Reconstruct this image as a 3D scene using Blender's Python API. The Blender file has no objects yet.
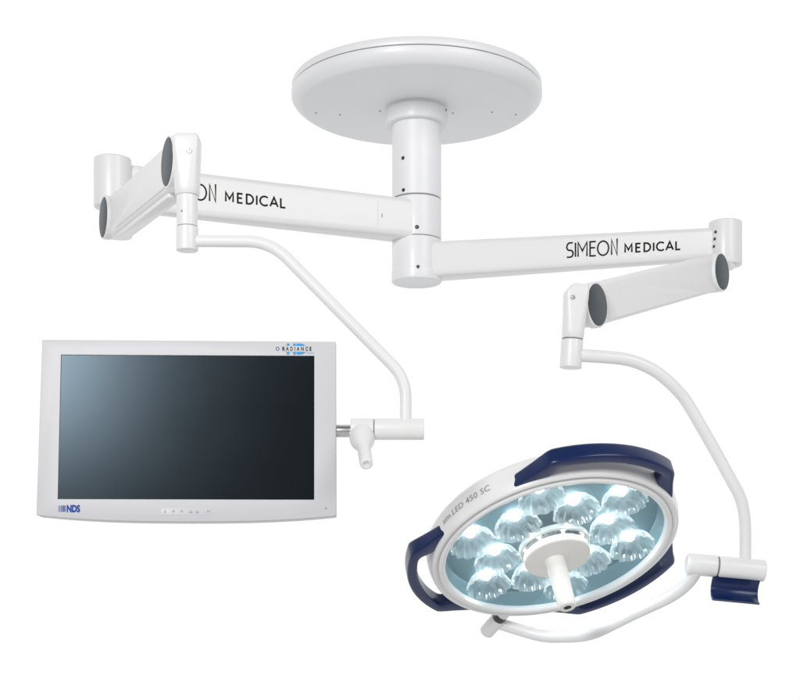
import bpy, bmesh, math, random
from mathutils import Vector, Matrix
random.seed(4)
scene = bpy.context.scene
COL = scene.collection
PI = math.pi

# ------------------------------------------------------------------ camera
F, HX, HY, D0, ZC = 1450.0, 400.0, 620.0, 3.26, 1.5      # focal (px of the 800 px photo), horizon, distance to the column
cam_d = bpy.data.cameras.new('camera'); cam = bpy.data.objects.new('camera', cam_d); COL.objects.link(cam)
cam.location = (0, -D0, ZC); cam.rotation_euler = (PI/2, 0, 0)
cam_d.sensor_width = 36; cam_d.lens = 36*F/800; cam_d.shift_y = (HY-350)/800
cam_d.clip_start = .05; cam_d.clip_end = 200
scene.camera = cam
EYE = Vector((0, -D0, ZC))
def P(px, py, d):                                        # point at distance d in front of the camera
    return Vector(((px-HX)/F*d, d-D0, ZC+(HY-py)/F*d))
def Zat(py, d): return ZC+(HY-py)/F*d
def pxm(n, d): return n*d/F                              # n pixels at distance d, in metres

# ------------------------------------------------------------------ materials
def mat(name, color, rough=.4, metal=0, coat=0, spec=.5, bump=0, bscale=900, mottle=.02):
    m = bpy.data.materials.new(name); m.use_nodes = True
    nt = m.node_tree; b = nt.nodes['Principled BSDF']
    b.inputs['Roughness'].default_value = rough; b.inputs['Metallic'].default_value = metal
    b.inputs['Coat Weight'].default_value = coat; b.inputs['Coat Roughness'].default_value = .12
    b.inputs['Specular IOR Level'].default_value = spec
    tc = nt.nodes.new('ShaderNodeTexCoord')
    n = nt.nodes.new('ShaderNodeTexNoise'); n.inputs['Scale'].default_value = 9; n.inputs['Detail'].default_value = 4
    nt.links.new(tc.outputs['Object'], n.inputs['Vector'])
    mx = nt.nodes.new('ShaderNodeMix'); mx.data_type = 'RGBA'
    c = Vector(color)
    mx.inputs[6].default_value = (*(c*(1-mottle)), 1); mx.inputs[7].default_value = (*[min(1, v*(1+mottle)) for v in c], 1)
    nt.links.new(n.outputs['Fac'], mx.inputs[0]); nt.links.new(mx.outputs[2], b.inputs['Base Color'])
    mr = nt.nodes.new('ShaderNodeMapRange'); mr.inputs['To Min'].default_value = rough*.9; mr.inputs['To Max'].default_value = min(1, rough*1.12)
    nt.links.new(n.outputs['Fac'], mr.inputs['Value']); nt.links.new(mr.outputs['Result'], b.inputs['Roughness'])
    if bump:
        n2 = nt.nodes.new('ShaderNodeTexNoise'); n2.inputs['Scale'].default_value = bscale
        nt.links.new(tc.outputs['Object'], n2.inputs['Vector'])
        bp = nt.nodes.new('ShaderNodeBump'); bp.inputs['Strength'].default_value = bump; bp.inputs['Distance'].default_value = .0004
        nt.links.new(n2.outputs['Fac'], bp.inputs['Height']); nt.links.new(bp.outputs['Normal'], b.inputs['Normal'])
    return m
def emit(name, color, strength):
    m = bpy.data.materials.new(name); m.use_nodes = True; nt = m.node_tree; nt.nodes.clear()
    e = nt.nodes.new('ShaderNodeEmission'); e.inputs[0].default_value = (*color, 1); e.inputs[1].default_value = strength
    o = nt.nodes.new('ShaderNodeOutputMaterial'); nt.links.new(e.outputs[0], o.inputs[0]); return m
def clear(name, tint, gloss, rough):                     # thin clear sheet: transparent mixed with reflection by Fresnel
    m = bpy.data.materials.new(name); m.use_nodes = True; nt = m.node_tree; nt.nodes.clear()
    t = nt.nodes.new('ShaderNodeBsdfTransparent'); t.inputs[0].default_value = (*tint, 1)
    g = nt.nodes.new('ShaderNodeBsdfGlossy'); g.inputs['Roughness'].default_value = rough; g.inputs[0].default_value = (.95,.98,1,1)
    lw = nt.nodes.new('ShaderNodeLayerWeight'); lw.inputs['Blend'].default_value = .35
    mr = nt.nodes.new('ShaderNodeMapRange'); mr.inputs['To Min'].default_value = gloss; mr.inputs['To Max'].default_value = min(1, gloss*3+.1)
    nt.links.new(lw.outputs['Facing'], mr.inputs['Value'])
    mx = nt.nodes.new('ShaderNodeMixShader'); nt.links.new(mr.outputs['Result'], mx.inputs[0])
    nt.links.new(t.outputs[0], mx.inputs[1]); nt.links.new(g.outputs[0], mx.inputs[2])
    o = nt.nodes.new('ShaderNodeOutputMaterial'); nt.links.new(mx.outputs[0], o.inputs[0]); return m
M = dict(
    white=mat('white_powder_coat', (.85,.85,.855), .38, coat=.12),
    cool=mat('white_canopy_plastic', (.86,.865,.885), .42, coat=.08),
    cream=mat('warm_white_plastic', (.85,.84,.81), .42),
    disc=mat('slate_grey_plastic', (.065,.083,.097), .48, spec=.4),
    seam=mat('grey_seam', (.22,.22,.23), .5),
    screw=mat('dark_steel', (.09,.09,.1), .35, metal=.5),
    steel=mat('brushed_steel', (.62,.62,.63), .3, metal=1),
    chrome=mat('polished_chrome', (.75,.75,.76), .08, metal=1),
    dark=mat('dark_rubber', (.05,.05,.055), .45),
    blue=mat('dark_blue_plastic', (.005,.019,.092), .3, spec=.4, coat=.15, mottle=.10, bump=.06),
    ink=mat('black_ink', (.012,.012,.012), .55, spec=.15),
    inkgrey=mat('grey_ink', (.30,.30,.30), .5, spec=.2),
    bezel=mat('lilac_grey_plastic', (.63,.63,.655), .45, bump=.05),
    bezel2=mat('pale_grey_plastic', (.655,.65,.69), .45),
    logoblue=mat('light_blue_ink', (.02,.32,.72), .5),
    navy=mat('navy_ink', (.008,.06,.36), .5, spec=.15),
    buttongrey=mat('grey_print', (.36,.37,.42), .5),
    teal=mat('teal_reflector_plate', (.14,.27,.32), .35),
    housing=mat('lamp_white_enamel', (.86,.86,.865), .3, coat=.2),
    led=emit('white_led', (1,.99,.97), 46.0),
    cover=clear('clear_cover_glass', (.90,.97,.98), .03, .05),
    black=mat('black_bore', (.006,.006,.006), .6),
)
# screen: dark anti-glare panel
sm = mat('antiglare_screen', (.003,.0035,.004), .215, spec=.37); M['screen'] = sm
sm.node_tree.nodes['Principled BSDF'].inputs['Specular Tint'].default_value = (.60,.82,1,1)
# lens cups: fluted clear acrylic that both passes and reflects light
def lens_mat():
    m = bpy.data.materials.new('fluted_clear_acrylic'); m.use_nodes = True; nt = m.node_tree; nt.nodes.clear()
    t = nt.nodes.new('ShaderNodeBsdfTransparent'); t.inputs[0].default_value = (.93,.98,1,1)
    g = nt.nodes.new('ShaderNodeBsdfGlossy'); g.inputs['Roughness'].default_value = .12; g.inputs[0].default_value = (.97,.99,1,1)
    tr = nt.nodes.new('ShaderNodeBsdfTranslucent'); tr.inputs[0].default_value = (.93,.96,.97,1)
    a = nt.nodes.new('ShaderNodeMixShader'); a.inputs[0].default_value = .5
    nt.links.new(g.outputs[0], a.inputs[1]); nt.links.new(tr.outputs[0], a.inputs[2])
    lw = nt.nodes.new('ShaderNodeLayerWeight'); lw.inputs['Blend'].default_value = .4
    mr = nt.nodes.new('ShaderNodeMapRange'); mr.inputs['To Min'].default_value = .56; mr.inputs['To Max'].default_value = .9
    nt.links.new(lw.outputs['Facing'], mr.inputs['Value'])
    b = nt.nodes.new('ShaderNodeMixShader'); nt.links.new(mr.outputs['Result'], b.inputs[0])
    nt.links.new(t.outputs[0], b.inputs[1]); nt.links.new(a.outputs[0], b.inputs[2])
    o = nt.nodes.new('ShaderNodeOutputMaterial'); nt.links.new(b.outputs[0], o.inputs[0]); return m
M['lens'] = lens_mat()

# ------------------------------------------------------------------ object helpers
def thing(name, label, cat, loc, group=None):
    o = bpy.data.objects.new(name, None); COL.objects.link(o); o.location = loc; o.empty_display_size = .05
    o['label'] = label; o['category'] = cat
    if group: o['group'] = group
    return o
def root_loc(o):
    while o.parent: o = o.parent
    return o.location.copy()
def obj(name, bm, m, parent, label=None, angle=35):      # bm in world coordinates -> ONE mesh, child of parent
    rl = root_loc(parent)
    bmesh.ops.remove_doubles(bm, verts=bm.verts, dist=1e-6)
    bmesh.ops.recalc_face_normals(bm, faces=bm.faces)
    bmesh.ops.translate(bm, verts=bm.verts, vec=-rl)
    me = bpy.data.meshes.new(name); bm.to_mesh(me); bm.free()
    me.materials.append(M[m])
    for p in me.polygons: p.use_smooth = True
    me.set_sharp_from_angle(angle=math.radians(angle))
    o = bpy.data.objects.new(name, me); COL.objects.link(o); o.parent = parent
    if label: o['label'] = label
    return o
def frame(o, z, xh=(1,0,0)):
    z = Vector(z).normalized(); x = Vector(xh); x = x-z*x.dot(z)
    if x.length < 1e-5: x = Vector((0,1,0)); x = x-z*x.dot(z)
    x.normalize(); y = z.cross(x)
    m = Matrix.Identity(4)
    for i, v in enumerate((x, y, z)):
        for r in range(3): m[r][i] = v[r]
    m.translation = o; return m
VZ = Vector((0,0,1))
def lathe(bm, prof, mx, seg=64):                         # prof: list of (r, z); a radius of 0 closes the end
    rings = []
    for r, z in prof:
        if r < 1e-7: rings.append([bm.verts.new(mx @ Vector((0,0,z)))])
        else: rings.append([bm.verts.new(mx @ Vector((r*math.cos(2*PI*k/seg), r*math.sin(2*PI*k/seg), z))) for k in range(seg)])
    for a, b in zip(rings, rings[1:]):
        for k in range(seg):
            q = [a[k % len(a)], a[(k+1) % len(a)], b[(k+1) % len(b)], b[k % len(b)]]
            u = []
            for v in q:
                if v not in u: u.append(v)
            if len(u) > 2: bm.faces.new(u)
    return bm
def arc_prof(r, z, c, up):                               # rounded corner of a lathe end, outer radius r, end plane z, corner c
    pts = []
    for k in range(6):
        t = PI/2*k/5
        pts.append((r-c+c*math.cos(t), z+(-c+c*math.sin(t))*(1 if up else -1)))
    return pts
def cyl(bm, a, b, r, c=.002, r2=None, seg=48):           # rounded-end cylinder from a to b
    a, b = Vector(a), Vector(b); L = (b-a).length; r2 = r if r2 is None else r2
    lo = arc_prof(r, 0, c, False); lo.reverse()
    prof = [(0,0)]+lo+arc_prof(r2, L, c, True)+[(0,L)]
    return lathe(bm, prof, frame(a, b-a), seg)
def sweep(bm, pts, r, seg=20, cap=True):                 # tube along a dense polyline
    n = len(pts); rings = []; t = (pts[1]-pts[0]).normalized(); x = t.orthogonal().normalized()
    for i, p in enumerate(pts):
        t = (pts[min(i+1, n-1)]-pts[max(i-1, 0)]).normalized()
        x = (x-t*x.dot(t)).normalized(); y = t.cross(x)
        rr = r(i/(n-1)) if callable(r) else r
        rings.append([bm.verts.new(p+(x*math.cos(2*PI*k/seg)+y*math.sin(2*PI*k/seg))*rr) for k in range(seg)])
    for a, b in zip(rings, rings[1:]):
        for k in range(seg): bm.faces.new((a[k], a[(k+1)%seg], b[(k+1)%seg], b[k]))
    if cap: bm.faces.new(rings[0][::-1]); bm.faces.new(rings[-1])
    return bm
def fillet(pts, rad, n=14):                              # rounded corners: tangent length rad at each inner corner
    out = [pts[0]]
    for i in range(1, len(pts)-1):
        p = pts[i]; a = (pts[i-1]-p); b = (pts[i+1]-p)
        L = rad[i-1] if isinstance(rad, (list, tuple)) else rad
        L = min(L, a.length*.95, b.length*.95); A = p+a.normalized()*L; B = p+b.normalized()*L
        for k in range(n+1):
            u = k/n; out.append(A*(1-u)**2+p*2*u*(1-u)+B*u*u)
    out.append(pts[-1]); return out
def catmull(pts, n=12):
    q = [pts[0]*2-pts[1]]+list(pts)+[pts[-1]*2-pts[-2]]; out = []
    for i in range(1, len(q)-2):
        for k in range(n):
            t = k/n; p0, p1, p2, p3 = q[i-1:i+3]
            out.append(.5*((2*p1)+(p2-p0)*t+(2*p0-5*p1+4*p2-p3)*t*t+(3*p1-p0-3*p2+p3)*t**3))
    out.append(pts[-1]); return out
def rrect(w, h, r, n=6):                                 # rounded rectangle outline, counter-clockwise
    r = min(r, w/2-1e-5, h/2-1e-5); o = []
    for cx, cy, a0 in ((w/2-r,h/2-r,0), (-w/2+r,h/2-r,90), (-w/2+r,-h/2+r,180), (w/2-r,-h/2+r,270)):
        for k in range(n+1):
            a = math.radians(a0+90*k/n); o.append((cx+r*math.cos(a), cy+r*math.sin(a)))
    return o
def loft(bm, secs, cap=True):                            # secs: lists of world points, same count each
    rings = [[bm.verts.new(p) for p in s] for s in secs]; n = len(rings[0])
    for a, b in zip(rings, rings[1:]):
        for k in range(n): bm.faces.new((a[k], a[(k+1)%n], b[(k+1)%n], b[k]))
    if cap: bm.faces.new(rings[0][::-1]); bm.faces.new(rings[-1])
    return bm
def prism(bm, poly, z0, z1, mx, bev=.0015):              # polygon extruded along the frame's z with a small rounded edge
    def off(d):
        n = len(poly); out = []
        area = sum(poly[i][0]*poly[(i+1)%n][1]-poly[(i+1)%n][0]*poly[i][1] for i in range(n))
        s = 1 if area > 0 else -1
        for i in range(n):
            p0, p, p1 = Vector(poly[i-1]), Vector(poly[i]), Vector(poly[(i+1)%n])
            e0 = (p-p0).normalized(); e1 = (p1-p).normalized()
            nn = Vector((-(e0.y+e1.y), e0.x+e1.x))*s
            nn = nn.normalized() if nn.length > 1e-6 else Vector((-e0.y, e0.x))*s
            k = max(.4, nn.dot(Vector((-e0.y, e0.x))*s)); out.append(p+nn*d/k)
        return out
    secs = []
    for d, z in ((bev, z0), (bev*.3, z0+bev*.3), (0, z0+bev), (0, z1-bev), (bev*.3, z1-bev*.3), (bev, z1)):
        secs.append([mx @ Vector((q[0], q[1], z)) for q in off(d)])
    return loft(bm, secs)
def rbox(bm, c, size, mx, r=.004):                       # box with rounded corners centred at c in frame mx
    w, h, t = size
    T = mx @ Matrix.Translation(Vector(c))
    return prism(bm, rrect(w, h, r), -t/2, t/2, T, min(r, t*.45)*.6)
def ring(bm, R, r, mx, z=0, seg=64, k=10):               # torus
    rows = []
    for i in range(seg):
        a = 2*PI*i/seg
        rows.append([bm.verts.new(mx @ Vector(((R+r*math.cos(2*PI*j/k))*math.cos(a), (R+r*math.cos(2*PI*j/k))*math.sin(a), z+r*math.sin(2*PI*j/k)))) for j in range(k)])
    for i in range(seg):
        for j in range(k): bm.faces.new((rows[i][j], rows[(i+1)%seg][j], rows[(i+1)%seg][(j+1)%k], rows[i][(j+1)%k]))
    return bm
def screw(bm, p, n, r):                                  # small cross-head screw lying in a surface
    mx = frame(p, n, (0,0,1))
    lathe(bm, [(0,.0012),(r*.75,.0012),(r,.0003),(r,-.002)], mx, 16)
    for a in (0, PI/2):
        rbox(bm, (0,0,.0014), (r*1.5, r*.35, .0006), mx @ Matrix.Rotation(a, 4, 'Z'), .0001)
    return bm
_DG = None
def text_pts(s, size, bold=0, space=1.0, xs=1.0):        # -> (verts2d, faces, width) of a filled text outline
    cu = bpy.data.curves.new('t', 'FONT'); cu.body = s; cu.size = size; cu.offset = bold; cu.space_character = space
    cu.resolution_u = 4; o = bpy.data.objects.new('t', cu); COL.objects.link(o)
    dg = bpy.context.evaluated_depsgraph_get(); dg.update()
    me = o.evaluated_get(dg).to_mesh()
    v = [(q.co.x*xs, q.co.y) for q in me.vertices]; f = [tuple(p.vertices) for p in me.polygons]
    o.evaluated_get(dg).to_mesh_clear(); bpy.data.objects.remove(o); bpy.data.curves.remove(cu)
    x0 = min(p[0] for p in v); v = [(p[0]-x0, p[1]) for p in v]
    return v, f, max(p[0] for p in v)
def put(bm, v, f, fn):
    vs = [bm.verts.new(fn(*p)) for p in v]
    for q in f:
        try: bm.faces.new([vs[i] for i in q])
        except ValueError: pass
def stroke(bm, pts, w, fn):                              # flat ribbon along 2-D points
    q = [pts[0]]
    for p in pts[1:]:
        if (Vector(p)-Vector(q[-1])).length > 1e-7: q.append(p)
    pts = q; L, R = [], []; n = len(pts)
    for i in range(n):
        p0, pc, p1 = Vector(pts[max(i-1,0)]), Vector(pts[i]), Vector(pts[min(i+1,n-1)])
        e0 = (pc-p0).normalized() if i else (p1-pc).normalized(); e1 = (p1-pc).normalized() if i < n-1 else e0
        if i == 0 and (Vector(pts[0])-Vector(pts[-1])).length < 1e-9: e0 = (pc-Vector(pts[-2])).normalized()
        if i == n-1 and (Vector(pts[0])-Vector(pts[-1])).length < 1e-9: e1 = (Vector(pts[1])-pc).normalized()
        t = (e0+e1).normalized(); nn = Vector((-t.y, t.x)); k = max(.45, nn.dot(Vector((-e0.y, e0.x))))
        p = Vector(pts[i]); L.append(bm.verts.new(fn(*(p+nn*w/2/k)))); R.append(bm.verts.new(fn(*(p-nn*w/2/k))))
    for i in range(n-1): bm.faces.new((L[i], R[i], R[i+1], L[i+1]))
def arc(cx, cy, rx, ry, a0, a1, n=16):
    return [(cx+rx*math.cos(math.radians(a0+(a1-a0)*k/n)), cy+ry*math.sin(math.radians(a0+(a1-a0)*k/n))) for k in range(n+1)]

# ------------------------------------------------------------------ 1 ceiling mount
CX = pxm(16.7, D0); AX = Vector((CX, 0, 0))
def zl(z): return Vector((CX, 0, z))
Zflat, Zseam, Ztop = ZC+1.150, ZC+1.183, ZC+1.203
t = thing('ceiling_mount', 'round white ceiling canopy with a thick short column hanging from its middle', 'ceiling mount', zl(ZC+.943))
R = .281; AXM = frame(Vector((CX,0,0)), VZ)
bm = bmesh.new()
prof = [(0, Zflat), (.06, Zflat), (.252, Zflat), (.2575, Zflat+.0005), (.2635, Zflat+.003), (.2715, Zflat+.0085), (.277, Zflat+.0135), (.280, Zflat+.018), (R, Zflat+.022), (R, Zseam-.0016), (R-.0012, Zseam-.0006), (R-.006, Zseam-.0005)]
lathe(bm, prof, AXM, 128); obj('canopy_cover', bm, 'cool', t, angle=50)
bm = bmesh.new()
lathe(bm, [(R-.008, Zseam-.003), (R-.0035, Zseam-.0028), (R-.0035, Zseam+.001), (R-.0015, Zseam+.002), (R-.001, Zseam+.004), (R-.001, Ztop-.006), (R-.004, Ztop-.0015), (R-.009, Ztop), (0, Ztop)], AXM, 128)
obj('canopy_rim', bm, 'cool', t)
bm = bmesh.new(); ring(bm, R-.0028, .0012, AXM, Zseam+.0001, 128, 6); obj('shadow_gap', bm, 'seam', t)
bm = bmesh.new()
lathe(bm, [(.05, Zflat+.003), (.066, Zflat+.003), (.066, Zflat-.004), (.070, Zflat-.008), (.070, Zflat-.036)]+[(.0695, Zflat-.038), (.068, Zflat-.0395), (.054, Zflat-.0395)], AXM, 72)
obj('flange', bm, 'cool', t)
Zs1, Zs2, Zcap, Zb = ZC+.943, ZC+.853, ZC+.783, ZC+.757
RC = .0552
bm = bmesh.new()
lathe(bm, [(.05, Zflat-.03), (RC, Zflat-.03), (RC, Zs1+.003), (RC-.001, Zs1+.0022), (RC-.003, Zs1+.0018), (0, Zs1+.0018)], AXM, 72); obj('column', bm, 'cool', t)
def colpt(px, py, r=RC):                                 # point on the front of the column under a pixel
    x = pxm(px-HX, D0-r); dx = x-CX; y = -math.sqrt(max(1e-6, r*r-dx*dx)); d = D0+y
    x = pxm(px-HX, d); dx = x-CX; y = -math.sqrt(max(1e-6, r*r-dx*dx))
    return Vector((x, y, Zat(py, D0+y))), Vector((dx, y, 0)).normalized()
for px, py in ((403,158), (403.4,190)):
    p, n = colpt(px, py); bm = bmesh.new(); screw(bm, p, n, .0042); obj('screw', bm, 'screw', t)
for px, py in ((316,113), (340,114.5), (380,111), (453,113), (492,112), (516,114.5)):
    d = (Zflat-ZC)*F/(HY-py); p = P(px, py, d); p.z = Zflat; bm = bmesh.new(); screw(bm, p, (0,0,-1), .0022); obj('screw', bm, 'buttongrey', t)
p, n = colpt(446, 110, .070); bm = bmesh.new(); screw(bm, p, n, .0028); obj('screw', bm, 'seam', t)

# ------------------------------------------------------------------ 2, 3 extension arms
def SIMEON(bm, w, fn, width):                            # thin art-deco capitals made of strokes; cap height 1
    H = 1.0; g = [
        [[(.02,.0),(.30,.0)]+arc(.30,.235,.24,.235,-90,90,12)+[(.22,.47)]+arc(.22,.70,.20,.23,270,130,8)[1:]+arc(.26,.76,.22,.22,130,90,3)+[(.52,.98)]],
        [[(.74,0),(.74,.98)]],
        [[(.96,0),(.96,.98),(1.32,.38),(1.70,.98),(1.70,0)]],
        [[(2.44,.98),(1.96,.98),(1.96,0),(2.44,0)], [(1.96,.56),(2.38,.56)]],
        [arc(3.05,.49,.46,.49,0,360,32)],
        [[(3.76,0),(3.76,1.05),(4.22,-.02),(4.22,1.10)]],
    ]
    s = width/4.22
    for letter in g:
        for st in letter: stroke(bm, [(x*s, y*fn.h) for x, y in st], w, fn)
def MEDICAL(bm, w, fn, width):
    g = [[[(.08,0),(.08,1),(.47,.30),(.86,1),(.86,0)]],
         [[(1.88,1),(1.36,1),(1.36,0),(1.88,0)], [(1.36,.52),(1.82,.52)]],
         [[(2.32,.5),(2.32,1.0),(2.55,1.0)]+arc(2.55,.5,.48,.5,90,-90,16)+[(2.32,0),(2.32,.5)]],
         [[(3.42,0),(3.42,1)]],
         [arc(4.28,.5,.50,.5,48,312,22)],
         [[(4.88,0),(5.30,1),(5.72,0)], [(5.02,.32),(5.58,.32)]],
         [[(6.05,1),(6.05,0),(6.55,0)]]]
    k = width/6.57
    for letter in g:
        for st in letter: stroke(bm, [(x*k, y*fn.h) for x, y in st], w, fn)
class OnFace:                                            # maps (x along the beam, y up) to the beam's face, 0.4 mm proud
    def __init__(s, o, ux, uy, n, h): s.o, s.ux, s.uy, s.n, s.h = o, ux, uy, n, h
    def __call__(s, x, y): return s.o+s.ux*x+s.uy*y+s.n*.0005
def arm(label, hub_p, hub_d, hub_top, hub_bot, hub_r, z_col, z_end, hub_lo, hub_hi, lowcap, front=.047, back=.028):
    """z_col, z_end: (top, bottom) heights of the beam at the column and at the far hub"""
    hub = Vector((pxm(hub_p-HX, hub_d), hub_d-D0, 0)); c0 = Vector((CX, 0, 0))
    t = thing('extension_arm', label, 'support arm', zl(hub_lo), 'extension arms of the ceiling mount')
    ax = (hub-c0).normalized(); nf = Vector((ax.y, -ax.x, 0));
    if nf.y > 0: nf = -nf
    L = (hub-c0).length
    def sec(s, zt, zb, f, b, r):                          # section across the beam; r corner radius
        c = c0+ax*s+nf*(f-b)/2; o = []
        for u, v in rrect(f+b, zt-zb, r): o.append(Vector((c.x, c.y, (zt+zb)/2))+nf*u+Vector((0,0,v)))
        return o
    def lerp(s): k = s/L; return z_col[0]*(1-k)+z_end[0]*k, z_col[1]*(1-k)+z_end[1]*k
    bm = bmesh.new(); secs = []
    fe, be = .014, .024
    for s in (.02, .09, .25, .45, L-.06, L-.01):
        k = s/L; zt, zb = lerp(s); secs.append(sec(s, zt, zb, front*(1-k)+fe*k, back*(1-k)+be*k, .013))
    loft(bm, secs); obj('beam', bm, 'white', t, angle=60)
    # hub on the column
    bm = bmesh.new()
    e = arc_prof(RC, 0, .0022, True)
    pr = [(0, hub_lo+.0008)]+[(r, hub_lo+.0008-z) for r, z in e[::-1]]+[(r, hub_hi-.0008+z) for r, z in e]+[(0, hub_hi-.0008)]
    lathe(bm, pr, AXM, 72); obj('column_collar', bm, 'cool', t)
    bm = bmesh.new(); lathe(bm, [(.03, hub_hi-.002), (RC-.003, hub_hi-.002), (RC-.003, hub_hi+.0022), (.03, hub_hi+.0022)], AXM, 72); obj('gap_ring', bm, 'seam', t)
    if lowcap:
        bm = bmesh.new(); r2 = RC+.0012
        lathe(bm, [(.03, Zcap), (r2-.001, Zcap), (r2, Zcap-.0012), (r2, Zb+.005)]+[(r2-.005+.005*math.cos(a), Zb+.005-.005*math.sin(a)) for a in (.3,.6,.9,1.2,1.57)]+[(r2-.009, Zb+.0006), (0, Zb+.0006)], AXM, 72)
        obj('end_cap', bm, 'cool', t)
    # hub at the far end
    bm = bmesh.new(); cyl(bm, hub+VZ*hub_bot, hub+VZ*hub_top, hub_r, .004, seg=64); obj('end_hub', bm, 'white', t)
    return t, hub, ax, nf, lerp, L, c0, (front, fe)
def beam_face(A, s):                                     # point at length s on the front face, mid height + axes
    t, hub, ax, nf, lerp, L, c0, (f0, f1) = A
    k = s/L; zt, zb = lerp(s); f = f0*(1-k)+f1*k
    up = VZ.copy(); p = c0+ax*s+nf*f; p.z = (zt+zb)/2
    k2 = (s+.01)/L; zt2, zb2 = lerp(s+.01); q = c0+ax*(s+.01)+nf*(f0*(1-k2)+f1*k2); q.z = (zt2+zb2)/2
    return p, (q-p).normalized(), (zt-zb)
def s_at(A, px):                                         # length along the beam whose front face shows at pixel column px
    lo, hi = 0, A[5]
    for _ in range(40):
        m = (lo+hi)/2; p, _u, _h = beam_face(A, m); x = HX+p.x/(p.y+D0)*F
        if (x-px)*(1 if A[2].x > 0 else -1) < 0: lo = m
        else: hi = m
    return lo
DR, DL = 3.30, 2.97
AR = arm('white support arm reaching right of the column, whole black lettering showing on its face', 725.3, DR, Zat(217.5, DR-.037), Zat(262, DR-.037), .0375,
         (Zat(239.5,3.2), Zat(275,3.2)), (Zat(225,3.28), Zat(256.5,3.28)), Zb+.008, Zs2, True)
AL = arm('white support arm reaching left of the column, its lettering half hidden behind a joint', 112.7, DL, Zat(153, DL-.037), Zat(203, DL-.037), .0382,
         (Zat(197,3.2), Zat(235.5,3.2)), (Zat(160,2.95), Zat(206,2.95)), Zs2, Zs1, False)
def beam_letters(A, x0, x1, xm0, xm1, ytop, ybot, dy):
    """SIMEON from pixel column x0 to x1, MEDICAL from xm0 to xm1, cap heights in pixels"""
    s0, s1, m0, m1 = [s_at(A, v) for v in (x0, x1, xm0, xm1)]
    for kind, a, b in (('S', s0, s1), ('M', m0, m1)):
        p, u, h = beam_face(A, a); q, _, _ = beam_face(A, b); u = (q-p).normalized(); n = u.cross(VZ).normalized()
        if n.y > 0: n = -n
        W = (q-p).length; d = p.y+D0
        up = (VZ-u*VZ.dot(u)).normalized()
        base = p+up*dy[0 if kind == 'S' else 1]
        bm = bmesh.new()
        if kind == 'S':
            fn = OnFace(base, u, VZ, n, pxm(ybot-ytop, d)); SIMEON(bm, pxm(1.55, d), fn, W)
        else:
            MEDICAL(bm, pxm(1.7, d), OnFace(base, u, VZ, n, pxm(8.2, d)), W)
        obj('lettering', bm, 'ink', A[0], angle=180)
beam_letters(AR, 566, 616.5, 624, 680, 237, 251.5, (-.0155, -.0120))
beam_letters(AL, 214.5, 158, 285.5, 225.5, 180, 194.5, (-.0165, -.0140)) if False else None
# left arm reads left to right in the photo, so its text runs from the far hub towards the column
def left_letters():
    A = AL
    for kind, xa, xb in (('S', 160, 215.5), ('M', 225, 285.5)):
        p, _, h = beam_face(A, s_at(A, xa)); q, _, _ = beam_face(A, s_at(A, xb)); u = (q-p).normalized()
        n = u.cross(VZ).normalized(); n = n if n.y < 0 else -n
        W = (q-p).length; d = p.y+D0; bm = bmesh.new()
        if kind == 'S':
            fn = OnFace(p+VZ*-.0135, u, VZ, n, pxm(16, d)); SIMEON(bm, pxm(1.65, d), fn, W)
        else:
            MEDICAL(bm, pxm(1.8, d), OnFace(p+VZ*-.0105, u, VZ, n, pxm(9.2, d)), W)
        obj('lettering', bm, 'ink', A[0], angle=180)
left_letters()
# end sleeve of the left beam by the column, with its slit
p, u, h = beam_face(AL, s_at(AL, 382)); bm = bmesh.new()
mx = frame(p, AL[3], u); rbox(bm, (0, .004, .0006), (.0012, .008, .0012), mx, .0003); obj('slit', bm, 'seam', AL[0])
p, u, h = beam_face(AL, s_at(AL, 378)); bm = bmesh.new(); mx = frame(p, AL[3], u)
rbox(bm, (0, 0, .0001), (.0008, h*.66, .0006), mx, .0002); obj('joint_line', bm, 'bezel2', AL[0])
for px, py, A in ((417,227,AL), (418,267,AR)):
    p, n = colpt(px, py); bm = bmesh.new(); screw(bm, p, n, .0046); obj('screw', bm, 'screw', A[0])
for px, py in ((716.3,232), (715.6,239), (715,246.5)):
    hub = AR[1]; r = .0375; d = DR-.033; x = pxm(px-HX, d); dx = x-hub.x; y = hub.y-math.sqrt(r*r-dx*dx)
    bm = bmesh.new(); screw(bm, Vector((x, y, Zat(py, y+D0))), Vector((dx, y-hub.y, 0)), .0036); obj('screw', bm, 'screw', AR[0])

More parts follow.
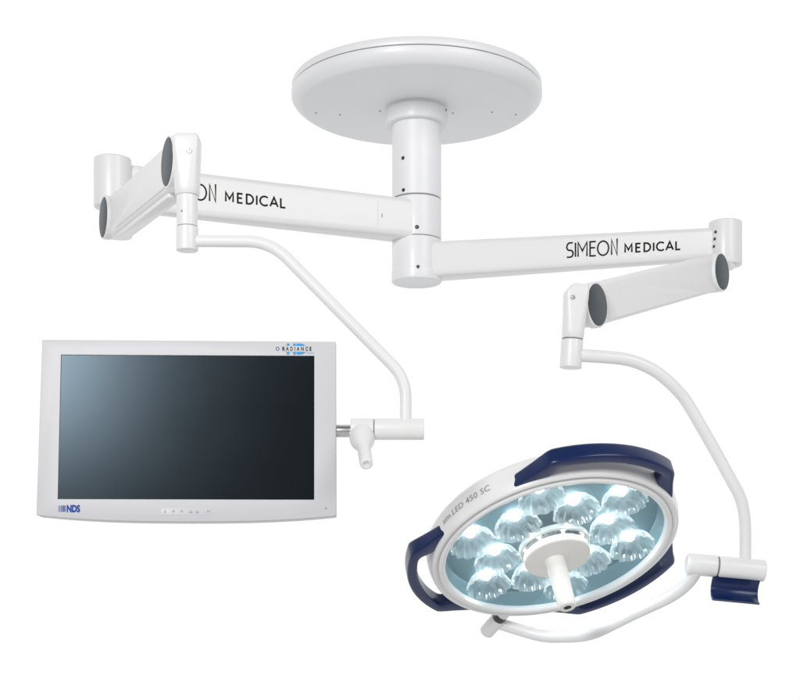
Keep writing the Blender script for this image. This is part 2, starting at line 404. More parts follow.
# ------------------------------------------------------------------ 4, 5 spring arms
def spring_arm(label, far, near, side, kn):
    """far, near: centres of the two end discs; side: sign of the disc face; kn: knuckle data"""
    t = thing('spring_arm', label, 'spring arm', far, 'spring arms carrying the monitor and the lamp')
    ax = (near-far).normalized(); nf = Vector((ax.y, -ax.x, 0)).normalized()*side
    up = nf.cross(ax); up = up if up.z > 0 else -up
    w = .042; rr = .0395; L = (near-far).length
    mx = Matrix.Identity(4)
    for i, v in enumerate((ax, up, nf)):
        for r in range(3): mx[r][i] = v[r]
    mx.translation = far
    bm = bmesh.new()                                       # capsule outline, extruded across
    poly = arc(L-.004, 0, rr, rr, -90, 90, 24)+arc(0, 0, rr, rr, 90, 270, 24)
    prism(bm, poly, -w-.004, -.004, mx, .009); obj('arm_body', bm, 'white', t, angle=50)
    # lower cover with a curved upper edge on the visible flank, and the belly cover below
    bm = bmesh.new()
    top = [(L*.16+(L*.80-.02)*k/20, -.034+.050*math.sin(min(1, k/20*1.12)*PI/2)*1.0) for k in range(21)]
    poly = [(L*.97, -.0335)]+top[::-1]
    prism(bm, poly[::1], -.008, -.0026, mx, .0013); obj('side_cover', bm, 'white', t)
    if side == 1:
     bm = bmesh.new(); poly = rrect(L-.1, w-.016, .006)
     m2 = mx @ Matrix.Translation((L/2, -rr-.0015, -w/2-.004)) @ Matrix.Rotation(-PI/2, 4, 'X')
     prism(bm, poly, -.006, .003, m2, .0015); obj('belly_cover', bm, 'white', t)
    for s, c in ((0, far), (L, near)):
        m3 = mx @ Matrix.Translation((s, 0, 0))
        bm = bmesh.new(); lathe(bm, [(0,-.012), (.0425,-.012), (.0425,.0)]+arc_prof(.0425, .0025, .002, True)+[(.0395,.0025),(.0392,.0012),(0,.0012)], m3, 64); d = obj('pivot_housing', bm, 'white', t)
        bm = bmesh.new(); lathe(bm, [(0,.0036),(.0368,.0036),(.0384,.0028),(.0386,.0008)], m3, 64); obj('end_disc', bm, 'disc', d)
    return t, ax, nf, up, mx, L
FR, NR = P(721.2, 272, 3.215), P(596.5, 305, 2.72)
FL, NL = P(104.5, 217.5, 2.89), P(168.5, 162, 2.40)
SR = spring_arm('white spring arm on the right with two dark end discs, above the surgical lamp', FR, NR, -1, None)
SL = spring_arm('white spring arm on the left with two dark end discs, above the monitor', FL, NL, 1, None)
print('SR normal', SR[2], 'SL normal', SL[2])
def bracket(S, hub, ztop, lo):                            # short bracket from the extension arm's hub down to the far pivot
    t, ax, nf, up, mx, L = S
    c = mx.translation-nf*.027
    bm = bmesh.new(); hb = Vector((hub.x, hub.y, 0))
    secs = []
    for z, c2, w, r in ((ztop+.004, hb, .062, .028), (ztop-.012, hb.lerp(Vector((c.x, c.y, 0)), .3), .060, .026), (c.z+.018, Vector((c.x, c.y, 0)), .056, .022), (c.z, Vector((c.x, c.y, 0)), .054, .02), (lo, Vector((c.x, c.y, 0)), .050, .02)):
        m = frame(Vector((c2.x, c2.y, z)), VZ, ax)
        secs.append([m @ Vector((u, v, 0)) for u, v in rrect(w, .054, r)])
    loft(bm, secs); obj('root_bracket', bm, 'white', t)
bracket(SR, AR[1], Zat(262, DR-.037), FR.z-.038)
bracket(SL, AL[1], Zat(203, DL-.037), FL.z-.036)
# knuckles at the near ends
def knuckle(S, top, mid, low, d, wtop, wmid, rl, scr, chamfer):
    t, ax, nf, up, mx, L = S
    a, b, c = P(*top, d), P(*mid, d), P(*low, d)
    zax = (a-b).normalized()
    hx = Vector((1, 0, 0))
    bm = bmesh.new(); secs = []
    H = (a-b).length
    for k, w, dp, r, sh in ((0, wmid*.95, wmid*.95, wmid*.46, 0), (.012, wmid, wmid, wmid*.48, 0), (.12, wmid*1.01, wmid*1.03, wmid*.42, 0), (.45, (wtop+wmid)/2, wtop, wtop*.3, 0), (.72, wtop, wtop*1.05, wtop*.22, 0), (.84+.10*(1-chamfer), wtop, wtop*1.05, .007, 0), (.96, wtop*(.97-.2*chamfer), wtop*1.02, .007, .10*chamfer), (.99, wtop*(.90-.25*chamfer), wtop*.95, .006, .13*chamfer), (1.0, wtop*(.82-.25*chamfer), wtop*.85, .005, .13*chamfer)):
        m = frame(b.lerp(a, k), zax, hx)
        secs.append([m @ Vector((u+wtop*sh, v, 0)) for u, v in rrect(w, dp, r)])
    loft(bm, secs); o = obj('knuckle', bm, 'white', t, angle=50)
    p = P(*scr, d-wtop*.71); vd = (EYE-p).normalized(); bm = bmesh.new()
    return o, a, b, zax, hx, t
kr = knuckle(SR, (576.8,285.5), (572.6,339), (570.6,366.5), 2.69, pxm(23.5,2.715), pxm(21.5,2.715), pxm(10.8,2.7), (572,297), 1.0)
kl = knuckle(SL, (186.9,136.5), (187.4,196), (187,252), 2.355, pxm(26,2.4), pxm(24,2.4), pxm(10.8,2.4), (189,151), .15)
for kk, px, py, d, wt in ((kr, 573, 297, 2.69, pxm(25.5,2.715)), (kl, 189.5, 151, 2.355, pxm(26,2.4))):
    # screw on the face of the knuckle that looks at the camera
    o, a, b, zax, hx, t = kk
    dirv = hx.cross(zax); dirv = dirv if dirv.y < 0 else -dirv
    bm = bmesh.new(); p0 = P(px, py, d-wt*.525*abs(dirv.y)-.0); 
    screw(bm, p0, dirv, .0040); s = obj('screw', bm, 'steel', t)

# ------------------------------------------------------------------ 6 monitor hanger
DM = 2.355
t = thing('hanger_tube', 'thin white tube bent twice, running down to the joint beside the monitor', 'hanger tube', P(187,252,DM))
rs = pxm(10.7, DM)
bm = bmesh.new(); cyl(bm, P(187.2,226.6,DM), P(187.2,195.2,DM), rs*.98, .0008); obj('swivel_sleeve', bm, 'white', t)
bm = bmesh.new(); cyl(bm, P(187.2,228.2,DM), P(187.2,225.8,DM), rs*.95, .0004); obj('gap_ring', bm, 'seam', t)
bm = bmesh.new(); cyl(bm, P(187.2,250.8,DM), P(187.2,227.2,DM), rs*1.02, .0012); obj('swivel_socket', bm, 'white', t)
bm = bmesh.new(); p = P(182,211,DM-rs*.9); screw(bm, p, (-.4,-.9,0), .0015); obj('screw', bm, 'seam', t)
pts = fillet([P(190,241,DM), P(270.5,241.5,DM), P(405.7,378.5,DM), P(405.7,424,DM)], [pxm(24,DM), pxm(20,DM)])
bm = bmesh.new(); sweep(bm, pts, pxm(5.9, DM)); obj('bent_tube', bm, 'white', t)
jr = pxm(10.7, DM); JY = 429.2
bm = bmesh.new(); cyl(bm, P(374.6,JY,DM), P(424,JY,DM), jr, .0012); obj('joint_cylinder', bm, 'white', t)
bm = bmesh.new(); cyl(bm, P(373,JY,DM), P(375.6,JY,DM), jr*.94, .0004); obj('gap_ring', bm, 'seam', t)

# ------------------------------------------------------------------ 7 monitor
t = thing('flat_monitor', 'wide flat monitor in a pale grey bezel with a dark blank screen', 'monitor', P(187,520,DM))
MC = P(187.4, 428, DM)
MX = Matrix.Translation(MC) @ Matrix.Rotation(math.radians(1.2), 4, 'Z') @ Matrix.Rotation(math.radians(88.3), 4, 'X')   # x right, y up, z towards the viewer
k = pxm(1, DM)
def mp(px, py): return ((px-187.4)*k, (428-py)*k)
def outline(g=0):
    pts = [mp(42.2+g,339.6+g), mp(335.6-g,340.4+g), mp(336.2-g,515.2-g*.6)]
    n = 24
    for i in range(n+1):                                   # bulging lower edge
        u = i/n; x = 333.5+(40-333.5)*u; bulge = 6.0*(1-abs(2*u-1)**2.6)
        pts.append(mp(x+(g if u > .5 else -g)*.5, 516.0+bulge-g))
    pts.append(mp(37.4+g,515.2-g*.6)); return pts
SX0, SY0, SX1, SY1 = (60.2, 354.6, 314.2, 499.6)
out = outline()
bm = bmesh.new()                                           # front bezel: an outline with the screen opening
hole = [mp(61.0,354.6), mp(314.2,354.8), mp(314.2,499.8), mp(58.6,499.6)]
def resample(poly, n):
    L = [0]
    for i in range(len(poly)): L.append(L[-1]+(Vector(poly[(i+1)%len(poly)])-Vector(poly[i])).length)
    o = []
    for j in range(n):
        s = L[-1]*j/n
        for i in range(len(poly)):
            if L[i] <= s <= L[i+1]:
                q = (s-L[i])/max(1e-9, L[i+1]-L[i]); o.append(Vector(poly[i]).lerp(Vector(poly[(i+1)%len(poly)]), q)); break
    return o
def ringfaces(bm, A, B):
    n = len(A)
    for i in range(n): bm.faces.new((A[i], A[(i+1)%n], B[(i+1)%n], B[i]))
def vring(poly, z): return [bm.verts.new(MX @ Vector((q[0], q[1], z))) for q in poly]
corner_i = [0, 1, 2, len(out)-1]
# side walls and back shell
def inset(poly, d):
    c = Vector((0,0)); o = []
    for q in poly:
        q = Vector(q); o.append(Vector((q.x-math.copysign(min(d, abs(q.x)), q.x), q.y-math.copysign(min(d, abs(q.y)), q.y))))
    return o
rings = [vring(inset(out, .010), -.046), vring(inset(out, .0035), -.041), vring(out, -.034), vring(out, -.002), vring(inset(out, .0006), -.0006), vring(inset(out, .002), 0)]
for a, b in zip(rings, rings[1:]): ringfaces(bm, a, b)
bm.faces.new(rings[0][::-1])
H0 = vring(hole, 0); H1 = vring([Vector(h)*.9985 for h in hole], -.0035)
fr = rings[-1]; n = len(fr)
# front face, four strips between the outline and the opening
bm.faces.new((fr[0], fr[1], H0[1], H0[0])); bm.faces.new((fr[1], fr[2], H0[2], H0[1]))
mid = fr[2:n-1+1]
bm.faces.new([H0[3], H0[2]]+fr[2:n]); bm.faces.new((fr[n-1], fr[0], H0[0], H0[3]))
ringfaces(bm, H0, H1)
body = obj('bezel', bm, 'bezel', t, angle=30)
bm = bmesh.new(); s = [mp(59.5,353.5), mp(315.2,353.6), mp(315.2,501), mp(57.2,500.8)]
vs = [bm.verts.new(MX @ Vector((x, y, -.0025))) for x, y in s]; vb = [bm.verts.new(MX @ Vector((x, y, -.006))) for x, y in s]
bm.faces.new(vs); bm.faces.new(vb[::-1]); ringfaces(bm, vs, vb); obj('screen', bm, 'screen', t)
def on_bezel(x, y): return MX @ Vector((x, y, .0004))
def tx(name, s, px, py, hpx, mt, bold=0, wpx=None, z=.0004, xs=1.0, parent=None, space=1.0):
    cap = hpx*k; v, f, w = text_pts(s, cap/.72, bold=bold*cap, space=space); q = (wpx*k/w) if wpx else xs; x0, y0 = mp(px, py)
    bm = bmesh.new(); put(bm, [(x*q, y) for x, y in v], f, lambda x, y: MX @ Vector((x0+x, y0+y, z))); return obj(name, bm, mt, parent or t, angle=180)
# badge, top right
badge = tx('badge', 'HD', 286.5, 353.0, 10.2, 'logoblue', .07, 19.5)
bm = bmesh.new(); x, y = mp(295.8, 348.05)
q = [bm.verts.new(MX @ Vector((x+sx*11*k, y+sy*2.9*k, .0007))) for sx, sy in ((-1,-1),(1,-1),(1,1),(-1,1))]; bm.faces.new(q); obj('badge_band', bm, 'bezel', badge)
tx('badge_word', 'RADIANCE', 282.2, 349.9, 4.0, 'ink', .035, 29, .001, parent=badge, space=1.75)
bm = bmesh.new(); x, y = mp(277.3, 348); stroke(bm, arc(x, y, 1.5*k, 1.7*k, 0, 360, 20), .55*k, lambda a, b: on_bezel(a, b)); obj('badge_mark', bm, 'navy', badge)
bm = bmesh.new(); x, y = mp(307.2, 352.4)
for i in range(5): stroke(bm, [(x+i*1.5*k, y-.5*k), (x+i*1.5*k, y+.6*k)], .7*k, lambda a, b: on_bezel(a, b))
obj('badge_note', bm, 'logoblue', badge)
# logo, bottom left: graded stripes and NDS
tx('logo', 'NDS', 67.8, 512.3, 6.8, 'navy', .07, 13.2)
bm = bmesh.new(); 
for i in range(6): x, y = mp(59.8+i*1.25, 512.3); stroke(bm, [(x, y), (x, y+6.4*k)], (.35+.11*i)*k, on_bezel)
obj('logo_stripes', bm, 'navy', t)
# button strip
bm = bmesh.new(); x, y = mp(186.5, 511.6); rbox(bm, (x, y, .0002), (50*k, 7.5*k, .0006), MX, .002); strip = obj('button_strip', bm, 'bezel2', t)
for px, kind in ((165.5,0), (174,1), (182,2), (191,3), (197.5,3), (208.5,1)):
    bm = bmesh.new(); x, y = mp(px, 511.6); fz = lambda a, b: MX @ Vector((x+(a-x)*.72, y+(b-y)*.72, .0010))
    if kind == 0: stroke(bm, [(x, y-2.2*k), (x, y+2.2*k)], .9*k, fz); stroke(bm, [(x-1.2*k, y-.4*k), (x, y-2*k), (x+1.2*k, y-.4*k)], .6*k, fz)
    elif kind == 1: stroke(bm, arc(x, y, 1.4*k, 1.4*k, 0, 300, 14), .7*k, fz); stroke(bm, [(x, y), (x+.9*k, y)], .6*k, fz)
    elif kind == 2: stroke(bm, [(x-1.6*k, y-1.6*k), (x, y+1.6*k), (x+2*k, y-1.6*k)], .8*k, fz)
    else: stroke(bm, [(x-2.6*k, y-1.6*k), (x+2.6*k, y-1.6*k)], 1.3*k, fz); stroke(bm, [(x-1.4*k, y+.6*k), (x+1.4*k, y+.6*k)], .7*k, fz)
    obj('button', bm, 'buttongrey', t)
bm = bmesh.new(); x, y = mp(326, 508.2); lathe(bm, [(0,.0008),(.9*k,.0006),(1.1*k,0)], MX @ Matrix.Translation((x, y, 0)), 12); obj('indicator_light', bm, 'buttongrey', t)
# grey shaft, joint half and the grip in front of it
bm = bmesh.new(); cyl(bm, P(329,431,DM+.02), P(357,431,DM+.02), pxm(6.3, DM), .0006); obj('mount_shaft', bm, 'steel', t)
bm = bmesh.new(); cyl(bm, P(350.8,JY,DM), P(373.6,JY,DM), jr, .0012); obj('joint_cylinder', bm, 'white', t)
a = P(361.5, 434, DM-jr*.2); b = P(366.5, 464.5, DM-.075); dv = (b-a).normalized()
bm = bmesh.new(); L = (b-a).length; g = pxm(12.6, DM)
lathe(bm, [(0,0),(g*.93,0),(g,.004),(g,.016),(g*.92,.024),(g*.72,.034),(g*.57,.041),(g*.53,.05),(g*.52,L-.006)]+[(g*.50,L-.002),(g*.43,L),(g*.25,L),(g*.22,L-.001),(0,L-.001)], frame(a, dv), 48)
obj('grip', bm, 'white', t, angle=60)

# ------------------------------------------------------------------ 8 lamp hanger
t = thing('hanger_tube', 'white tube curving from the right spring arm down to the joint above the blue clip', 'hanger tube', P(562,365,2.7))
rs = pxm(10.8, 2.69); A_, B_ = P(570.8,338.5,2.715), P(572.5,325,2.715)
la, lb = P(563.4,365.3,2.715), P(569.4,341.5,2.715)
bm = bmesh.new(); cyl(bm, P(570.6,368,2.69), P(572.3,340.3,2.69), rs*1.02, .0012); obj('swivel_socket', bm, 'white', t)
bm = bmesh.new(); cyl(bm, P(572.3,341,2.69), P(572.5,338.4,2.69), rs*.95, .0004); obj('gap_ring', bm, 'seam', t)
path = [(577,355.3), (604.5,357), (625,359.2), (640,363.6), (655,371), (667,380.2), (678,391), (688,404), (711,443.5), (731.2,480), (740,497), (744,513), (745.3,530), (745.3,562)]
pts = catmull([P(x, y, 2.69+.07*i/(len(path)-1)) for i, (x, y) in enumerate(path)], 8)
bm = bmesh.new(); sweep(bm, pts, lambda u: pxm(6.3-.5*u, 2.73)); obj('bent_tube', bm, 'white', t)
DJ = 2.76; JA, JS, JB = P(686.2,563.6,DJ), P(717.2,566.6,DJ), P(764.5,571,DJ); jr = pxm(10.9, DJ)
jd = (JB-JA).normalized()
bm = bmesh.new(); cyl(bm, JS+jd*.0012, JB, jr, .003); obj('joint_cylinder', bm, 'white', t)
bm = bmesh.new(); cyl(bm, JS-jd*.002, JS+jd*.002, jr*.94, .0004); obj('gap_ring', bm, 'seam', t)
# blue clip below: a curved strip along the joint
bm = bmesh.new(); m = frame(P(713.5,567.5,DJ), jd, (0,-1,0))          # x towards viewer, y ~ up/down, z along the joint
ysg = -1 if (m.to_3x3() @ Vector((0,1,0))).z > 0 else 1
prof = [(.012,.012), (.006,.020), (-.001,.030), (-.004,.040), (-.003,.050), (.003,.060), (.012,.068), (.0155,.0695), (.0175,.0665), (.014,.062)]
inner = [(.0,.014)] + [(-.006,.021), (-.0085,.030), (-.011,.040), (-.0095,.053), (-.003,.064), (.008,.073), (.016,.0745), (.0215,.070)]
poly = [(x, ysg*(.012+(y-.012)*.82)) for x, y in (prof[:7]+[(.0165,.0690),(.0215,.070)][:1]+inner[::-1])]
s0, s1 = 0, (P(760.5,571,DJ)-P(713.5,567.5,DJ)).length
prism(bm, poly, s0, s1, m, .0012); obj('clip', bm, 'blue', t, 'dark blue curved clip', angle=50)

# ------------------------------------------------------------------ 9, 10 surgical lamp and its yoke
LC = P(555.7, 551, 2.72); k = 2.72/F
v = (EYE-LC).normalized(); sx = VZ.cross(v).normalized()
if sx.x < 0: sx = -sx
sy = v.cross(sx); sy = sy if sy.z > 0 else -sy
th = math.radians(59.1); an = math.radians(15.07)
maj = sx*math.cos(an)+sy*math.sin(an); mnu = -sx*math.sin(an)+sy*math.cos(an)
N = (v*math.cos(th)-mnu*math.sin(th)).normalized()         # direction the lamp shines
U = maj; V = N.cross(U); V = V if V.dot(mnu) > 0 else -V
LM = Matrix.Identity(4)
for i, w in enumerate((U, V, N)):
    for r in range(3): LM[r][i] = w[r]
LM.translation = LC
if LM.determinant() < 0: print('left-handed lamp frame')
Rg = 112.8*k; Ro = 126*k
t = thing('surgical_lamp', 'round white operating lamp with twelve lit lens cups and three dark blue grips', 'surgical lamp', LC)
bm = bmesh.new()
lathe(bm, [(Rg+.006,-.016), (Rg+.012,-.004)]+[(Ro-.006+.006*math.cos(a), -.006+.006*math.sin(a)) for a in (1.57,1.2,.9,.6,.3,0)]+[(Ro+.001,-.010), (Ro+.0035,-.020), (Ro+.004,-.040), (Ro+.001,-.050), (Ro-.008,-.060), (Ro-.04,-.070), (Ro-.11,-.078), (.03,-.080), (0,-.080)], LM, 128)
hs = obj('housing', bm, 'housing', t, angle=40)
bm = bmesh.new()
lathe(bm, [(Rg-.002,-.010), (Rg-.0015,-.003), (Rg+.0005,.0005), (Rg+.004,.0022), (Rg+.008,.0022), (Rg+.0105,.0005), (Rg+.0115,-.003), (Rg+.012,-.010)], LM, 128); obj('trim_ring', bm, 'housing', t, angle=60)
bm = bmesh.new(); lathe(bm, [(0,-.042), (Rg-.006,-.042), (Rg-.003,-.036), (Rg-.001,-.009)], LM, 96); obj('back_plate', bm, 'teal', t)
bm = bmesh.new(); lathe(bm, [(0,-.0045), (Rg-.0012,-.0045)], LM, 96); obj('cover_glass', bm, 'cover', t)
# lens cups
def cup_mesh(seed):
    rnd = random.Random(seed); NF = 13; seg = NF*10
    bm = bmesh.new(); rows = []
    R0 = 22.8*k
    fl = [rnd.uniform(.75, 1.35) for _ in range(NF)]; sh = [rnd.uniform(-.12, .12) for _ in range(NF)]
    prof = [(.22,-.036), (.42,-.0345), (.60,-.031), (.76,-.025), (.88,-.0175), (.96,-.0095), (1.0,-.0025)]
    for j, (r, z) in enumerate(prof):
        row = []
        for q in range(seg):
            f, u = divmod(q, 10); u = u/10
            amp = .13*min(1, j/3)*fl[f]*(abs(math.sin(PI*u))-.55)
            a = 2*PI*(f+u+sh[f]*math.sin(PI*u))/NF; rr = R0*r*(1+amp)
            row.append(bm.verts.new((rr*math.cos(a), rr*math.sin(a), z)))
        rows.append(row)
    for a, b in zip(rows, rows[1:]):
        for q in range(seg): bm.faces.new((a[q], a[(q+1)%seg], b[(q+1)%seg], b[q]))
    bmesh.ops.recalc_face_normals(bm, faces=bm.faces)
    me = bpy.data.meshes.new('lens_cup'); bm.to_mesh(me); bm.free(); me.materials.append(M['lens'])
    for p in me.polygons: p.use_smooth = True
    return me
def led_mesh():
    bm = bmesh.new(); lathe(bm, [(0,-.024),(.006,-.0245),(.0095,-.028),(.0115,-.033),(.0115,-.038)], Matrix.Identity(4), 24)
    bmesh.ops.recalc_face_normals(bm, faces=bm.faces)
    me = bpy.data.meshes.new('led'); bm.to_mesh(me); bm.free(); me.materials.append(M['led'])
    for p in me.polygons: p.use_smooth = True
    return me
def glow_fade():
    m = bpy.data.materials.new('added_glow_fade'); m.use_nodes = True; nt = m.node_tree; nt.nodes.clear()
    t = nt.nodes.new('ShaderNodeBsdfTransparent'); r = nt.nodes.new('ShaderNodeBsdfTranslucent'); r.inputs[0].default_value = (.97,.98,1,1)
    tc = nt.nodes.new('ShaderNodeTexCoord'); sp = nt.nodes.new('ShaderNodeSeparateXYZ'); nt.links.new(tc.outputs['Object'], sp.inputs[0])
    mr = nt.nodes.new('ShaderNodeMapRange'); mr.inputs['From Min'].default_value = -.034; mr.inputs['From Max'].default_value = -.022   # added glow fades out towards the open end
    mr.inputs['To Min'].default_value = .8; mr.inputs['To Max'].default_value = .05
    nt.links.new(sp.outputs['Z'], mr.inputs['Value'])
    x = nt.nodes.new('ShaderNodeMixShader'); nt.links.new(mr.outputs['Result'], x.inputs[0]); nt.links.new(t.outputs[0], x.inputs[1]); nt.links.new(r.outputs[0], x.inputs[2])
    o = nt.nodes.new('ShaderNodeOutputMaterial'); nt.links.new(x.outputs[0], o.inputs[0]); return m
M['added_glow'] = glow_fade()
def glow_shell_mesh():  # shell added inside each cup to spread the LED into a wider soft glow
    bm = bmesh.new(); lathe(bm, [(.0125,-.0355),(.0165,-.0325),(.0195,-.0285),(.0215,-.0235)], Matrix.Identity(4), 40)
    bmesh.ops.recalc_face_normals(bm, faces=bm.faces)
    me = bpy.data.meshes.new('added_glow_shell'); bm.to_mesh(me); bm.free(); me.materials.append(M['added_glow'])
    for p in me.polygons: p.use_smooth = True
    return me
difm = glow_shell_mesh()
cupm, ledm = [cup_mesh(i) for i in range(12)], led_mesh()
for i in range(12):
    a = math.radians(60*(i//2)+(30 if i % 2 else 0)); r = (88 if i % 2 else 59)*k
    loc = (LM.to_3x3() @ Vector((r*math.cos(a), r*math.sin(a), -.0055)))
    c = bpy.data.objects.new('lens_cup', cupm[i]); COL.objects.link(c); c.parent = t
    c.matrix_local = Matrix.Translation(loc) @ LM.to_3x3().to_4x4() @ Matrix.Rotation(a, 4, 'Z')
    e = bpy.data.objects.new('led', ledm); COL.objects.link(e); e.parent = c
    f = bpy.data.objects.new('added_glow_shell', difm); COL.objects.link(f); f.parent = c
# centre hub and handle
HM = LM @ Matrix.Translation((0,0,-.010))
bm = bmesh.new(); lathe(bm, [(36*k,-.006), (36*k,.004), (35*k,.006), (30*k,.006)], HM, 72); obj('hub_base', bm, 'cream', t)
bm = bmesh.new(); lathe(bm, [(20*k,.004), (34.5*k,.004), (34.5*k,.0095), (33.6*k,.0115), (33.6*k,.0135), (20*k,.0135)], HM, 72); obj('hub_ring', bm, 'chrome', t)
bm = bmesh.new(); lathe(bm, [(0,.012), (33.2*k,.012)]+arc_prof(34.0*k, .0285, .004, True)+[(12*k,.0302), (0,.0302)], HM, 72); obj('hub_disc', bm, 'cream', t)
bm = bmesh.new(); Lh = .134
hm = HM @ Matrix.Translation((-.006, .0, 0))
lathe(bm, [(11.6*k,.024), (10.7*k,.028), (10.2*k,.035), (9.0*k,Lh-.008), (8.8*k,Lh-.003), (8.0*k,Lh-.0006), (7*k,Lh), (4.1*k,Lh), (3.9*k,Lh-.001), (3.8*k,Lh-.008), (0,Lh-.008)], hm, 40); h = obj('centre_handle', bm, 'cream', t)
bm = bmesh.new(); lathe(bm, [(0,Lh-.0009), (3.75*k,Lh-.0009), (3.75*k,Lh-.006)], hm, 24); obj('bore', bm, 'black', h)
# three blue grips
def grip(a0, h=1.0):
    bm = bmesh.new(); r0 = Ro-.004
    def pt(a, r): return (r*math.cos(math.radians(a0+a*h)), r*math.sin(math.radians(a0+a*h)))
    R1 = 150.5*k
    outer = [pt(-45, r0), pt(-40, r0+.009), pt(-32, r0+.025), pt(-26, R1-.004)]+[pt(-24+48*i/14, R1-.004+.005*math.sin(PI*(i+1)/16)) for i in range(15)]+[pt(26, R1-.004), pt(32, r0+.025), pt(40, r0+.009), pt(45, r0)]
    inn = [pt(29, r0), pt(25, r0+.008), pt(22.5, R1-.023)]+[pt(21-42*i/14, R1-.020) for i in range(15)]+[pt(-22.5, R1-.023), pt(-25, r0+.008), pt(-29, r0)]
    # build as a chain of quads between the outer and inner curves so that the opening stays open
    n = len(outer); assert n == len(outer)
    inn = inn[::-1]
    O = [Vector(p) for p in resample_open(outer, 46)]; I = [Vector(p) for p in resample_open(inn, 46)]
    secs = []
    for o, q in zip(O, I):
        ctr = (o+q)/2; e = (o-q); w = e.length; e.normalize()
        rr = ctr.length; grow = min(1, max(0, (R1-.012-rr)/.03))
        z0, z1 = -.036+.004*grow, -.004-.003*grow
        cz = (z0+z1)/2; hh = (z1-z0)
        s = [LM @ Vector((ctr.x+e.x*u, ctr.y+e.y*u, cz+vv)) for u, vv in rrect(w, hh, .006, 4)]
        secs.append(s)
    loft(bm, secs); return obj('grip', bm, 'blue', t, angle=40)
def resample_open(poly, n):
    P_ = [Vector(p) for p in poly]; L = [0]
    for a, b in zip(P_, P_[1:]): L.append(L[-1]+(b-a).length)
    o = []
    for j in range(n):
        s = L[-1]*j/(n-1)
        for i in range(len(P_)-1):
            if s <= L[i+1]+1e-9: o.append(P_[i].lerp(P_[i+1], (s-L[i])/max(1e-9, L[i+1]-L[i]))); break
    return o
for a0, h in ((57, 1.02), (180.5, .94), (297, .97)): grip(a0, h)
# lettering round the side band
vv, ff, w = text_pts('sim.LED 450 SC', .0165, bold=0, space=1.06)
bm = bmesh.new(); Rb = Ro+.0043; tk = math.radians(29)*Rb/w
def band2(x, y):                                           # letters stand with their feet towards the lamp's front
    a = math.radians(139)-x*tk/Rb
    return LM @ Vector((Rb*math.cos(a), Rb*math.sin(a), -.021-y))
put(bm, vv, ff, band2); obj('lettering', bm, 'inkgrey', hs, angle=180)

# yoke: joint half, tube and the pin that carries the lamp
t = thing('lamp_yoke', 'white bent tube under the operating lamp, from its rim pin to the side joint', 'lamp yoke', LC+Vector((0,0,-.12)))
bm = bmesh.new(); L = (JS-JA).length
e = [(jr-.008+.008*math.cos(a), .008-.008*math.sin(a)) for a in (1.57,1.25,.95,.65,.35,0)]
lathe(bm, [(0,0)]+e+[(jr, L-.003), (jr-.0006, L-.0018), (0, L-.0018)], frame(JA, jd), 48); obj('joint_cylinder', bm, 'white', t)
pa = math.radians(232); rad = Vector((math.cos(pa), math.sin(pa), 0)); pb = math.radians(238); base = Vector((math.cos(pb), math.sin(pb), 0))*Ro
pin = lambda r, z=-.018: LM @ (base+rad*r+Vector((0,0,z)))
px_ = lambda p: (HX+p.x/(p.y+D0)*F, HY-(p.z-ZC)/(p.y+D0)*F)
pr = 7.4*k
bm = bmesh.new(); cyl(bm, pin(-.012), pin(.018), pr*.95, .001); obj('pin_neck', bm, 'white', t)
bm = bmesh.new(); cyl(bm, pin(.016), pin(.036), pr*.93, .0006); obj('pin_band', bm, 'dark', t)
bm = bmesh.new(); cyl(bm, pin(.034), pin(.088), pr*1.1, .003); obj('pin_socket', bm, 'white', t)
ps = pin(.056); dpin = ps.y+D0; pp = px_(ps)
path = [(696,571), (690,580.5), (680,590), (665,599.3), (632,614.5), (603,629), (592,633.4), (580,635.9), (565,636.6), (540,635.4), (pp[0]+3, pp[1]-1)]
n = len(path); pts = catmull([P(x, y, DJ+(dpin-DJ)*(i/(n-1))) for i, (x, y) in enumerate(path)], 8)
bm = bmesh.new(); sweep(bm, pts, pxm(6.3, 2.82)); obj('bent_tube', bm, 'white', t)

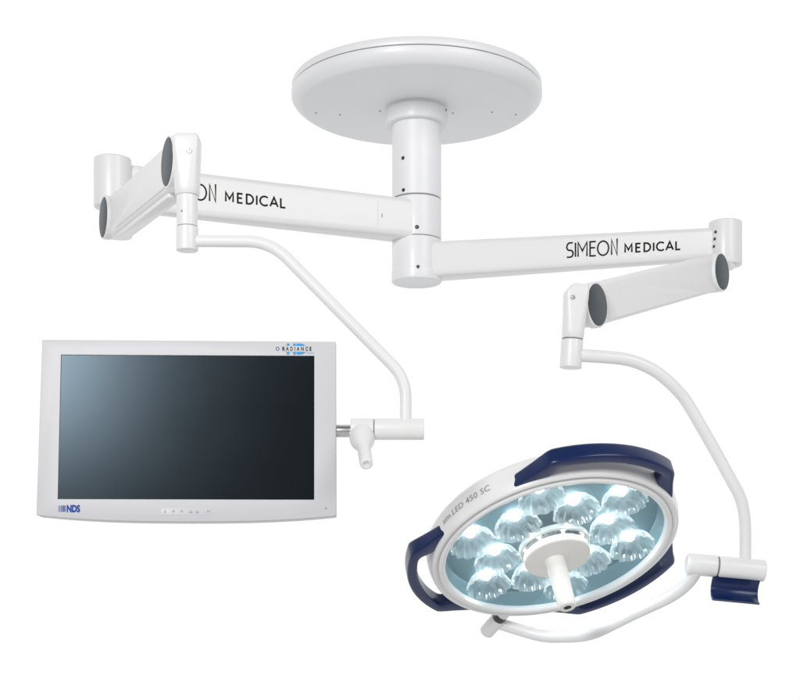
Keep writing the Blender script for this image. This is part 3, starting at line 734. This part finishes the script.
# ------------------------------------------------------------------ light: white studio walls ahead, dim behind the camera, two softboxes
w = bpy.data.worlds.new('World'); scene.world = w; w.use_nodes = True
nt = w.node_tree; bg = nt.nodes['Background']
tc = nt.nodes.new('ShaderNodeTexCoord'); sp = nt.nodes.new('ShaderNodeSeparateXYZ'); nt.links.new(tc.outputs['Generated'], sp.inputs[0])
def mrange(sock, a, b, c, d):
    m = nt.nodes.new('ShaderNodeMapRange'); m.interpolation_type = 'SMOOTHSTEP'
    for n_, v_ in (('From Min', a), ('From Max', b), ('To Min', c), ('To Max', d)): m.inputs[n_].default_value = v_
    nt.links.new(sock, m.inputs['Value']); return m.outputs['Result']
BACK, FLOOR = .15, 1.0
ahead = mrange(sp.outputs['Y'], -.35, .45, BACK, 1.03)
floor = mrange(sp.outputs['Z'], -.75, -.20, FLOOR, 1.0)
mu = nt.nodes.new('ShaderNodeMath'); mu.operation = 'MULTIPLY'; nt.links.new(ahead, mu.inputs[0]); nt.links.new(floor, mu.inputs[1])
below = mrange(sp.outputs['Z'], -.50, -.15, 1.0, 0.0)         # a light grey floor lights the undersides
mm = nt.nodes.new('ShaderNodeMix'); mm.data_type = 'FLOAT'; nt.links.new(below, mm.inputs[0]); nt.links.new(mu.outputs[0], mm.inputs[2]); mm.inputs[3].default_value = .66
nt.links.new(mm.outputs[0], bg.inputs['Strength']); bg.inputs['Color'].default_value = (1, 1, 1, 1)
def softbox(name, loc, aim, size, power):
    l = bpy.data.lights.new(name, 'AREA'); l.shape = 'SQUARE'; l.size = size; l.energy = power; l.color = (1, .99, .98)
    o = bpy.data.objects.new(name, l); COL.objects.link(o); o.location = loc
    o.rotation_euler = (Vector(aim)-Vector(loc)).to_track_quat('-Z', 'Y').to_euler(); return o
softbox('softbox_key', (-1.80, -5.2, ZC+1.74), (0, 0, ZC+.5), 1.15, 142)
softbox('softbox_fill', (2.6, -3.4, ZC+2.2), (0, 0, ZC+.5), 1.8, 54)

vs = scene.view_settings
scene.display_settings.display_device = 'sRGB'
vs.view_transform = 'Standard'; vs.look = 'None'; vs.exposure = 0; vs.gamma = 1; vs.use_curve_mapping = False
scene.render.engine = 'CYCLES'
scene.render.resolution_x, scene.render.resolution_y = 1024, 896
scene.cycles.max_bounces = 10; scene.cycles.transparent_max_bounces = 16
